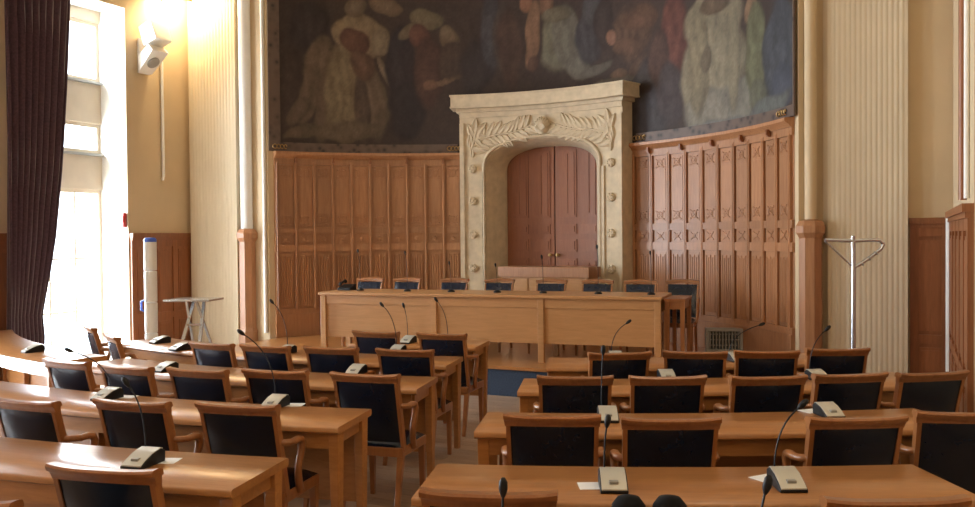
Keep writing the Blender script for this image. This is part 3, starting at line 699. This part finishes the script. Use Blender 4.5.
PCH = [(371, 277), (408, 277), (455, 278), (500, 278), (552, 277), (598, 279), (641, 279), (683, 280)]
PLAB = ['leftmost podium chair', 'second podium chair from the left', 'third podium chair from the left', 'fourth podium chair from the left', 'fifth podium chair from the left, in front of the doorway', 'sixth podium chair from the left', 'seventh podium chair from the left', 'rightmost podium chair, standing past the end of the podium desk']
for i, (x, y) in enumerate(PCH):
    z = .33 + .886; p = at(x, y, z)
    # keep the row behind the desk
    rel = Vector((p.x - PL.x, p.y - PL.y)); dist = rel.dot(pv); need = 1.24 if i < 7 else 1.34
    r = ray(x, y); k = 0
    d = p.y
    if True:
        # slide along the sight line until the chair back stands behind the desk
        g = Vector((r.x, r.y)); tt = (need - Vector((-PL.x, -PL.y)).dot(pv)) / g.dot(pv); p = Vector((g.x * tt, g.y * tt, 0))
    rz = place_rz
    c = (p.x - .31 * sin(rz), p.y + .31 * cos(rz), .33)
    place(CHA, 'pod', c, rz, PLAB[i] + (', black leather with arched oak top' if i < 4 or i in (5, 6) else ''), 'chairs behind the podium desk')
# small side table at the right end of the podium desk
q = Vector((PR.x, PR.y)) + Vector((cos(pa), sin(pa))) * .03 + pv * .10
st = thing('side_table', 'narrow oak side table, coloured dark for shade, at the right end of the podium desk', 'table', (q.x, q.y, .33), pa)  # the dark wood colour holds the shade on the table
obj('table_top', MB().box(0, .22, 0, .60, .70, .735), M['chair_wood'], st, bevel=.004)
for x in (.03, .19):
    for y in (.03, .57): obj('leg', MB().taper((x, y, 0), (x, y, .70), (.02, .02), (.025, .025)), M['chair_wood'], st)
obj('apron', MB().box(.02, .20, .02, .58, .62, .70), M['chair_wood'], st)
# low sideboard before the doorway
b0, b1 = pol(rad(-7.6), 0, 3.42), pol(rad(15.4), 0, 3.42); bl = (b1 - b0).length
sbd = thing('sideboard', 'low oak sideboard standing in front of the stone doorway', 'sideboard', (b0.x, b0.y, .33), math.atan2(b1.y - b0.y, b1.x - b0.x))
obj('body', MB().box(.03, bl - .03, .03, .38, .08, .86), M['podium'], sbd)
obj('top_board', MB().box(0, bl, 0, .42, .86, 1.0), M['panel'], sbd, bevel=.006)
obj('plinth', MB().box(.05, bl - .05, .05, .36, 0, .08), M['dark_panel'], sbd)
for k in range(3):
    w3 = (bl - .06) / 3; x0 = .03 + k * w3
    dr = obj('cabinet_door', MB().box(x0 + .01, x0 + w3 - .01, .012, .032, .10, .84), M['podium'], sbd, bevel=.003)
    obj('knob', MB().lathe([(.008, 0), (.008, .015), (.014, .02), (.012, .03)], 10, (x0 + w3 - .05, .012, .55), Matrix.Rotation(pi / 2, 3, 'X')), M['bronze'], dr, smooth=40)

# ------------------------------------------------------------------ conference microphone units
def stem_curve(a, b, sag=.25, n=9):
    a, b = Vector(a), Vector(b); c = Vector((a.x, a.y, a.z + (b.z - a.z) * .7))
    return [a * (1 - t) ** 2 + c * (2 * t * (1 - t)) + b * t ** 2 for t in [i / n for i in range(n + 1)]]
UM = {}
def unit(x, y, label, head=None, zt=.75, rz=None, silver=True, group='conference microphone units', depth=None):
    p = at(x, y, zt); a = (ang(p) if rz is None else rz)
    t = thing('microphone_unit', label, 'microphone', (p.x, p.y, zt), a, group)
    if 'body' not in UM:
        prof = [(-.085, .0), (.085, .0), (.088, .05), (.06, .064), (.0, .052), (-.05, .032), (-.086, .012)]
        b = MB(); b.arc(lambda q: [(-.054 + .108 * q, yy, z) for yy, z in prof], 1); UM['body'] = mesh(b, 'housing', M['black'], None, .004)
        b = MB(); pf = [(-.083, .018), (-.05, .036), (0, .056), (.058, .068), (.074, .064)]
        b.arc(lambda q: [(-.049 + .098 * q, yy, z) for yy, z in pf] + [(-.049 + .098 * q, yy, z - .006) for yy, z in pf[::-1]], 4); UM['plate'] = mesh(b, 'top_plate', M['silver'], 40)
        b = MB(); b.box(-.018, .018, -.058, -.035, .030, .045, Matrix.Rotation(.05, 4, 'X')); UM['button'] = mesh(b, 'talk_button', M['grey'], None, .002)
    obj('housing', UM['body'], None, t); 
    pl = obj('top_plate', UM['plate'], None, t); obj('talk_button', UM['button'], None, pl)
    if head:
        hd = atd(head[0], head[1], (p.y + .06 if depth is None else depth)); mi_ = (Matrix.Translation(t.location) @ Matrix.Rotation(a, 4, 'Z')).inverted(); h = mi_ @ hd; s0 = Vector((-.03, .06, .05))
        pts_ = stem_curve(s0, h); b = MB(); b.tube(pts_, .0036, 6); g = obj('gooseneck', b, M['black'], t, smooth=60)
        d = (pts_[-1] - pts_[-3]).normalized(); b = MB(); e = pts_[-1]
        b.tube([e - d * .012, e, e + d * .012, e + d * .032, e + d * .043], [.005, .010, .013, .012, .005], 10); obj('microphone_head', b, M['black'], g, smooth=60)
    return t
U_ = 'microphone unit with gooseneck '
unit(613, 488, 'silver ' + U_ + 'on the nearest right desk, left of two', (607, 425))
unit(787, 487, 'silver ' + U_ + 'on the nearest right desk, right of two', (800, 407))
unit(608, 420, 'silver ' + U_ + 'on the second right desk between two chairs', (603, 353))
unit(829, 416, 'silver microphone unit on the second right desk, near its right end')
unit(667, 380, 'silver microphone unit on the third right desk, behind the second chair')
unit(818, 380, 'silver ' + U_ + 'on the third right desk, under the metal stand', (826, 330))
unit(736, 361, 'silver ' + U_ + 'on the fourth right desk, below the vent grille', (760, 325))
unit(616, 360, 'silver ' + U_ + 'on the fourth right desk, left end', (627, 323))
unit(143, 465, 'silver ' + U_ + 'on the nearest left desk', (128, 385))
unit(107, 399, 'dark-sided ' + U_ + 'on the second left desk below the window', (71, 351))
unit(275, 407, 'silver ' + U_ + 'on the second left desk near the aisle', (243, 334))
unit(165, 371, 'silver microphone unit on the third left desk, left of the stool')
unit(356, 374, 'silver microphone unit on the third left desk near the aisle')
unit(286, 353, 'silver ' + U_ + 'on the fourth left desk, in front of the plaster pilaster', (273, 303))
unit(397, 353, 'silver ' + U_ + 'on the fourth left desk near the aisle', (383, 306))
unit(180, 350, 'dark microphone unit on the fourth left desk below the steel stool')
unit(160, 343, 'dark microphone unit on the fourth left desk, nearest the white column')
unit(33, 352, 'dark microphone unit on the desk in front of the purple curtain')
unit(408, 343, 'silver ' + U_ + 'on the shortest left desk, left of two', (404, 307))
unit(449, 344, 'silver ' + U_ + 'on the shortest left desk, right of two', (437, 301))
unit(512, 604, 'black-headed ' + U_ + 'at the bottom edge, left of two', (503, 493))
unit(775, 604, 'black-headed ' + U_ + 'at the bottom edge, right of two', (766, 490))
for i, (x, y) in enumerate([(360, 252), (407, 254), (451, 264), (497, 266), (543, 258), (598, 248), (651, 254)]):
    g = Vector(ray(x, y).xy); tt = (.35 - Vector((-PL.x, -PL.y)).dot(pv)) / g.dot(pv); base = Vector((g.x * tt, g.y * tt, 1.09))
    t = thing('desk_microphone', 'thin gooseneck microphone on the podium desk, %s from the left' % ['first', 'second', 'third', 'fourth', 'fifth', 'sixth', 'seventh'][i], 'microphone', base, pa, 'podium microphones')
    obj('base', MB().lathe([(.045, 0), (.045, .012), (.03, .022), (.01, .03)], 16), M['black'], t, smooth=40)
    hz = EYE + ray(x, y).z * tt - 1.09
    pts_ = stem_curve((0, 0, .025), (.0, -.05, hz)); obj('gooseneck', MB().tube(pts_, .0034, 6), M['black'], t, smooth=60)
    d = (pts_[-1] - pts_[-3]).normalized(); e = pts_[-1]; obj('microphone_head', MB().tube([e - d * .012, e, e + d * .012, e + d * .03, e + d * .04], [.005, .009, .012, .011, .004], 10), M['black'], t, smooth=60)
p = Vector(ray(347, 287).xy); tt = (.42 - Vector((-PL.x, -PL.y)).dot(pv)) / p.dot(pv)
t = thing('desk_device', 'small dark device at the left end of the podium desk', 'device', (p.x * tt, p.y * tt, 1.09), pa)
obj('housing', MB().hexa([Vector(q_) for q_ in ((-.09, -.09, 0), (.09, -.09, 0), (.09, .09, 0), (-.09, .09, 0), (-.085, -.085, .03), (.085, -.085, .03), (.085, .085, .075), (-.085, .085, .075))]), M['black'], t, bevel=.004)
obj('handset', MB().tube([(-.06, -.07, .06), (-.06, -.06, .085), (-.06, 0, .10), (-.06, .06, .115), (-.06, .08, .10)], [.02, .02, .014, .02, .022], 8), M['black'], t, smooth=60)
# paper cards by some units
for i, (x, y, rz, lab) in enumerate([(596, 486, .1, 'white card under the left microphone unit on the nearest right desk'), (770, 478, .5, 'white card beside the right microphone unit on the nearest right desk'), (163, 461, .2, 'white card beside the microphone unit on the nearest left desk'), (292, 405, .2, 'white card beside the microphone unit on the second left desk'), (813, 411, .3, 'white card on the second right desk near its right end'), (125, 397, .3, 'white card beside the dark-sided microphone unit on the second left desk')]):
    p = at(x, y, .75); a = ang(p)
    tag(obj('paper_card', MB().box(-.07, .07, -.05, .05, 0, .0015), M['paper'], None, loc=(p.x, p.y, .7503), rot=(0, 0, a + rz)), lab, 'paper', 'paper cards on the desks')

# black bag on the chair at the bottom edge
bagp = at(653, 503, .90) ; a = ang(bagp)
bag = thing('black_bag', 'black bag with a two-humped top at the bottom edge', 'bag', (bagp.x, bagp.y + .07, .472), a)
b = MB()
for sg in (-1, 1): b.tube([(sg * .065, 0, 0.0), (sg * .07, 0, .12), (sg * .068, 0, .30), (sg * .066, 0, .40), (sg * .066, 0, .425), (sg * .066, 0, .432)], [(.06, .06), (.07, .063), (.068, .06), (.055, .054), (.036, .036), (.01, .01)], 14)
obj('bag_body', b, M['bagcloth'], bag, smooth=70)
obj('strap', MB().tube([(-.12, .03, .20), (-.10, .07, .30), (0, .09, .32), (.10, .07, .30), (.12, .03, .20)], [(.006, .014)] * 5, 6), M['black'], bag, smooth=60)

# ------------------------------------------------------------------ things along the walls
# purple curtain
ct = []
EDGE = [(5.35, 76), (4.75, 74.5), (4.2, 72), (3.6, 69), (3.0, 65), (2.6, 62), (2.2, 58), (1.8, 54), (1.4, 48), (1.0, 41), (.85, 38.5), (.6, 40), (.3, 39), (.06, 38)]
def vpix(x, u):                                            # room v of the point at plane u seen at column x
    r = ray(x, 238); lo, hi = -6.0, 2.2
    for _ in range(50):
        mid = (lo + hi) / 2; q_ = uv(u, mid)
        if q_.x / q_.y > r.x / r.y: hi = mid
        else: lo = mid
    return lo
cu = -4.80; nfold = 9
def cpt(i, j):
    z, xe = EDGE[j]; v1 = vpix(xe, cu); v0 = vpix(9 - 4 * (j / 13), cu); t = i / 90
    vv = v0 + (v1 - v0) * t; amp = .055 * (.7 + .3 * sin(5 * t + j * .3))
    return uv(cu + amp * sin(t * nfold * 2 * pi + .15 * j), vv + .012 * sin(t * nfold * 4 * pi), z)
cg = MB(); cg.grid(cpt, 90, 13)
ctn = thing('curtain', 'long dark purple curtain gathered beside the bright window', 'curtain', uv(cu, -.4, .06))
co = obj('drape', cg, M['curtain'], ctn, world=True, smooth=80); sm = co.modifiers.new('thick', 'SOLIDIFY'); sm.thickness = .012
b = MB(); b.tube([uv(cu, -1.0, 5.40), uv(cu, 1.3, 5.40)], .022, 10); obj('curtain_rod', b, M['bronze'], ctn, world=True, smooth=50)

# white loudspeaker high on the left wall, with its cable pipe
sp0 = uv(-4.98, 1.40, 4.37)
spk = thing('wall_loudspeaker', 'white two-piece loudspeaker bracketed high on the wall beside the window', 'loudspeaker', sp0, -A - pi / 2)
Rx = Matrix.Rotation
obj('bracket', MB().box(-.10, .10, 0, .04, -.30, .18), M['white'], spk, bevel=.006)
hb_ = obj('lower_horn', MB().hexa([Vector(q_) for q_ in ((-.12, .04, -.30), (.12, .04, -.30), (.15, .34, -.02), (-.15, .34, -.02), (-.12, .04, -.05), (.12, .04, -.05), (.15, .26, .06), (-.15, .26, .06))]), M['white'], spk, bevel=.008)
dn = (Vector((0, .28, -.30))).normalized(); rq = dn.to_track_quat('Z', 'Y').to_matrix()
obj('cone_grille', MB().lathe([(.09, -.01), (.09, .006), (.07, .012), (0.002, .014)], 18, (0, .20, -.165), rq), M['grey'], hb_, smooth=40)
obj('upper_box', MB().box(-.15, .15, -.12, .13, -.14, .15, Matrix.Translation((0, .24, .22)) @ Rx(.35, 4, 'X')), M['white'], spk, bevel=.01)
b = MB(); b.tube([uv(-4.965, 1.73, 4.3), uv(-4.965, 1.73, 2.66), uv(-4.965, 1.71, 2.6)], .022, 8); tag(obj('cable_pipe', b, M['white'], None, smooth=60), 'pale vertical cable pipe on the wall below the loudspeaker', 'pipe')
# uplighter at the top of the corner (its own light)
lp = uv(-4.70, 1.80, 5.42)
ul = thing('wall_lamp', 'opal bowl wall lamp fixed in the corner above the loudspeaker', 'lamp', lp)
obj('bowl', MB().lathe([(.03, -.10), (.10, -.07), (.16, 0), (.165, .02), (.15, .02), (.09, -.05), (.02, -.07)], 20), M['lamp_glass'], ul, smooth=50)
obj('bulb', MB().lathe([(.01, -.06), (.045, -.02), (.05, .03), (.03, .07), (.004, .08)], 14), M['lamp_glass'], ul, smooth=60)
sh = MB(); sh.arc(lambda q: [Matrix.Rotation(-A, 3, 'Z') @ Vector((r_ * cos(rad(-125 + 130 * q)), r_ * sin(rad(-125 + 130 * q)), z_)) for r_, z_ in ((.23, -.31), (.24, -.31), (.24, .05), (.23, .05))], 14); obj('light_shield', sh, M['bronze'], ul, smooth=40)  # plate added to keep the lamp's light off the desks
obj('wall_arm', MB().tube([(0, 0, -.08), (-.12, .1, -.16), (-.24, .20, -.10)], .015, 8), M['bronze'], ul, smooth=60)
pl_ = bpy.data.lights.new('uplighter_light', 'POINT'); pl_.energy = 120; pl_.color = (1.0, .78, .46); pl_.shadow_soft_size = .1
po = bpy.data.objects.new('uplighter_light', pl_); COL.objects.link(po); po.location = lp + Vector((0, 0, -.2))
# red alarm box on the window reveal
rp = uv(-5.06, 1.085, 2.02)
al = thing('alarm_box', 'small red alarm box on the bright window reveal', 'alarm', rp, -A)
obj('housing', MB().box(-.055, .055, -.05, .01, -.10, .10), M['red'], al, bevel=.006); obj('cover', MB().box(-.04, .04, -.058, -.05, -.03, .05), M['white'], al)
# tall white column unit with blue cap
cp_ = atd(151, 300, 10.6); cl = thing('white_tower', 'tall narrow white tower with a blue cap in front of the left wainscot', 'tower', (cp_.x, cp_.y, 0), -A)
obj('base', MB().lathe([(.17, 0), (.17, .02), (.14, .035), (.08, .05)], 20), M['white'], cl, smooth=40)
for k, (z0, z1) in enumerate(((.05, .62), (.63, .99), (1.0, 1.37), (1.38, 1.72))): obj('column_section', MB().lathe([(.072, z0), (.075, z0 + .01), (.075, z1 - .01), (.072, z1)], 20), M['white'], cl, smooth=40)
obj('cap', MB().lathe([(.076, 1.72), (.076, 1.75), (.06, 1.77), (.01, 1.775)], 20), M['blue'], cl, smooth=40)
obj('handle', MB().tube([(-.07, -.02, 1.02), (-.13, -.03, 1.0), (-.13, -.03, .90), (-.07, -.02, .88)], .014, 8), M['blue'], cl, smooth=60)
# steel projector stand
sp_ = atd(194, 320, 10.2); pst = thing('projector_stand', 'small folding steel stand with a flat top before the pale pilaster', 'stand', (sp_.x, sp_.y, 0), -.12)
zt_ = EYE + ray(194, 298.5).z * 10.2
obj('tray', MB().box(-.28, .28, -.20, .20, zt_ - .025, zt_), M['steel'], pst, bevel=.006)
for sg in (-1, 1):
    obj('leg', MB().taper((sg * .16 - .06, -.22, 0), (sg * .06 + .04, .06, zt_ - .025), (.018, .012), (.018, .012)), M['steel'], pst)
    obj('leg', MB().taper((sg * .16 + .10, .26, 0), (sg * .06, -.06, zt_ - .025), (.014, .010), (.014, .010)), M['steel'], pst)
for z in (.28, .52, .76):
    k = z / zt_; xw = .16 + (.06 - .16) * k; xo = -.06 + .10 * k; yy = -.22 + .28 * k
    obj('rung', MB().box(xo - xw, xo + xw, yy - .018, yy + .018, z - .012, z + .012), M['steel'], pst)
# chrome stand with a folded triangular head in front of the right pilaster
hp = atd(853, 240, 8.0); hs = thing('chrome_stand', 'tall chrome stand with a triangular folded head before the right pilaster', 'stand', (hp.x, hp.y, 0), 0)
def hl(x, y): q_ = atd(x, y, 8.0); return Vector((q_.x - hp.x, 0, q_.z))
ap = hl(854, 268)
obj('pole', MB().tube([(0, 0, .03), (ap.x * .5, 0, ap.z), (0, 0, hl(853, 236).z)], [.02, .02, .019], 12), M['steel'], hs, smooth=60)
obj('base', MB().lathe([(.22, 0), (.22, .015), (.19, .03), (.03, .05)], 24), M['steel'], hs, smooth=40)
for nm, pts_, r in (('top_bar', [hl(825, 240), hl(853, 241), hl(870, 240), hl(880, 240.5), hl(883.5, 244)], .017), ('left_strut', [hl(826, 241.5), hl(840, 255), ap], .009), ('right_strut', [hl(883.5, 244), hl(881, 249), hl(868, 259), ap], .016)):
    obj(nm, MB().tube(pts_, r, 10), M['steel'], hs, smooth=60)
for x, y in ((876, 253), (869, 258.5), (862, 264)): 
    c = hl(x, y); d = (hl(881, 249) - ap).normalized(); obj('joint_ring', MB().tube([c - d * .006, c + d * .006], .021, 12), M['grey'], hs, smooth=40)
# grey vent heater at the foot of the panelling
v0_, v1_ = at(708, 351, .33), at(744, 353, .33); vm_ = (v0_ + v1_) / 2
vt = thing('grille_vent', 'low grey metal grille box on the dais against the right panelling', 'vent', (vm_.x - .05, vm_.y - .1, .33), -.12)
hw_ = .215; ht = .30
for s0 in ((-hw_, hw_, 0, .05), (-hw_, hw_, ht - .035, ht)): obj('frame_bar', MB().box(s0[0], s0[1], -.06, .06, s0[2], s0[3]), M['grey'], vt, bevel=.004)
for sg in (-1, 1): obj('frame_bar', MB().box(min(sg * hw_, sg * (hw_ - .035)), max(sg * hw_, sg * (hw_ - .035)), -.06, .06, .05, ht - .035), M['grey'], vt, bevel=.004)
obj('back_plate', MB().box(-hw_ + .03, hw_ - .03, .03, .05, .04, ht - .03), M['dark'], vt)
for k in range(10): x = -.165 + k * .0367; obj('slat', MB().box(x - .006, x + .006, -.04, .03, .05, ht - .035), M['grey'], vt)
for k in range(3): z = .10 + k * .065; obj('slat', MB().box(-hw_ + .035, hw_ - .035, -.045, -.035, z - .005, z + .005), M['grey'], vt)

# ------------------------------------------------------------------ unseen globe lamps added above the frame to fill in warm light
for i, (x, y, z) in enumerate(((-2.6, 4.6, 5.0), (1.6, 4.4, 5.0), (-3.4, 0.4, 5.0), (0.6, .4, 5.0))):
    t = thing('fill_globe', 'added fill-light globe over the %s desks' % ['middle left', 'middle right', 'rear left', 'rear right'][i], 'lamp', (x, y, z), 0, 'added fill lamps')
    obj('globe', MB().lathe([(.05, -.21), (.15, -.16), (.21, -.05), (.21, .05), (.15, .16), (.06, .2)], 20), M['lamp_glass'], t, smooth=60)
    obj('stem', MB().tube([(0, 0, .2), (0, 0, RISE - z)], .012, 8), M['bronze'], t, smooth=60)
    l = bpy.data.lights.new('fill_globe_light', 'POINT'); l.energy = 36; l.color = (1.0, .80, .55); l.shadow_soft_size = .4
    o = bpy.data.objects.new('fill_globe_light', l); COL.objects.link(o); o.location = (x, y, z - .65)
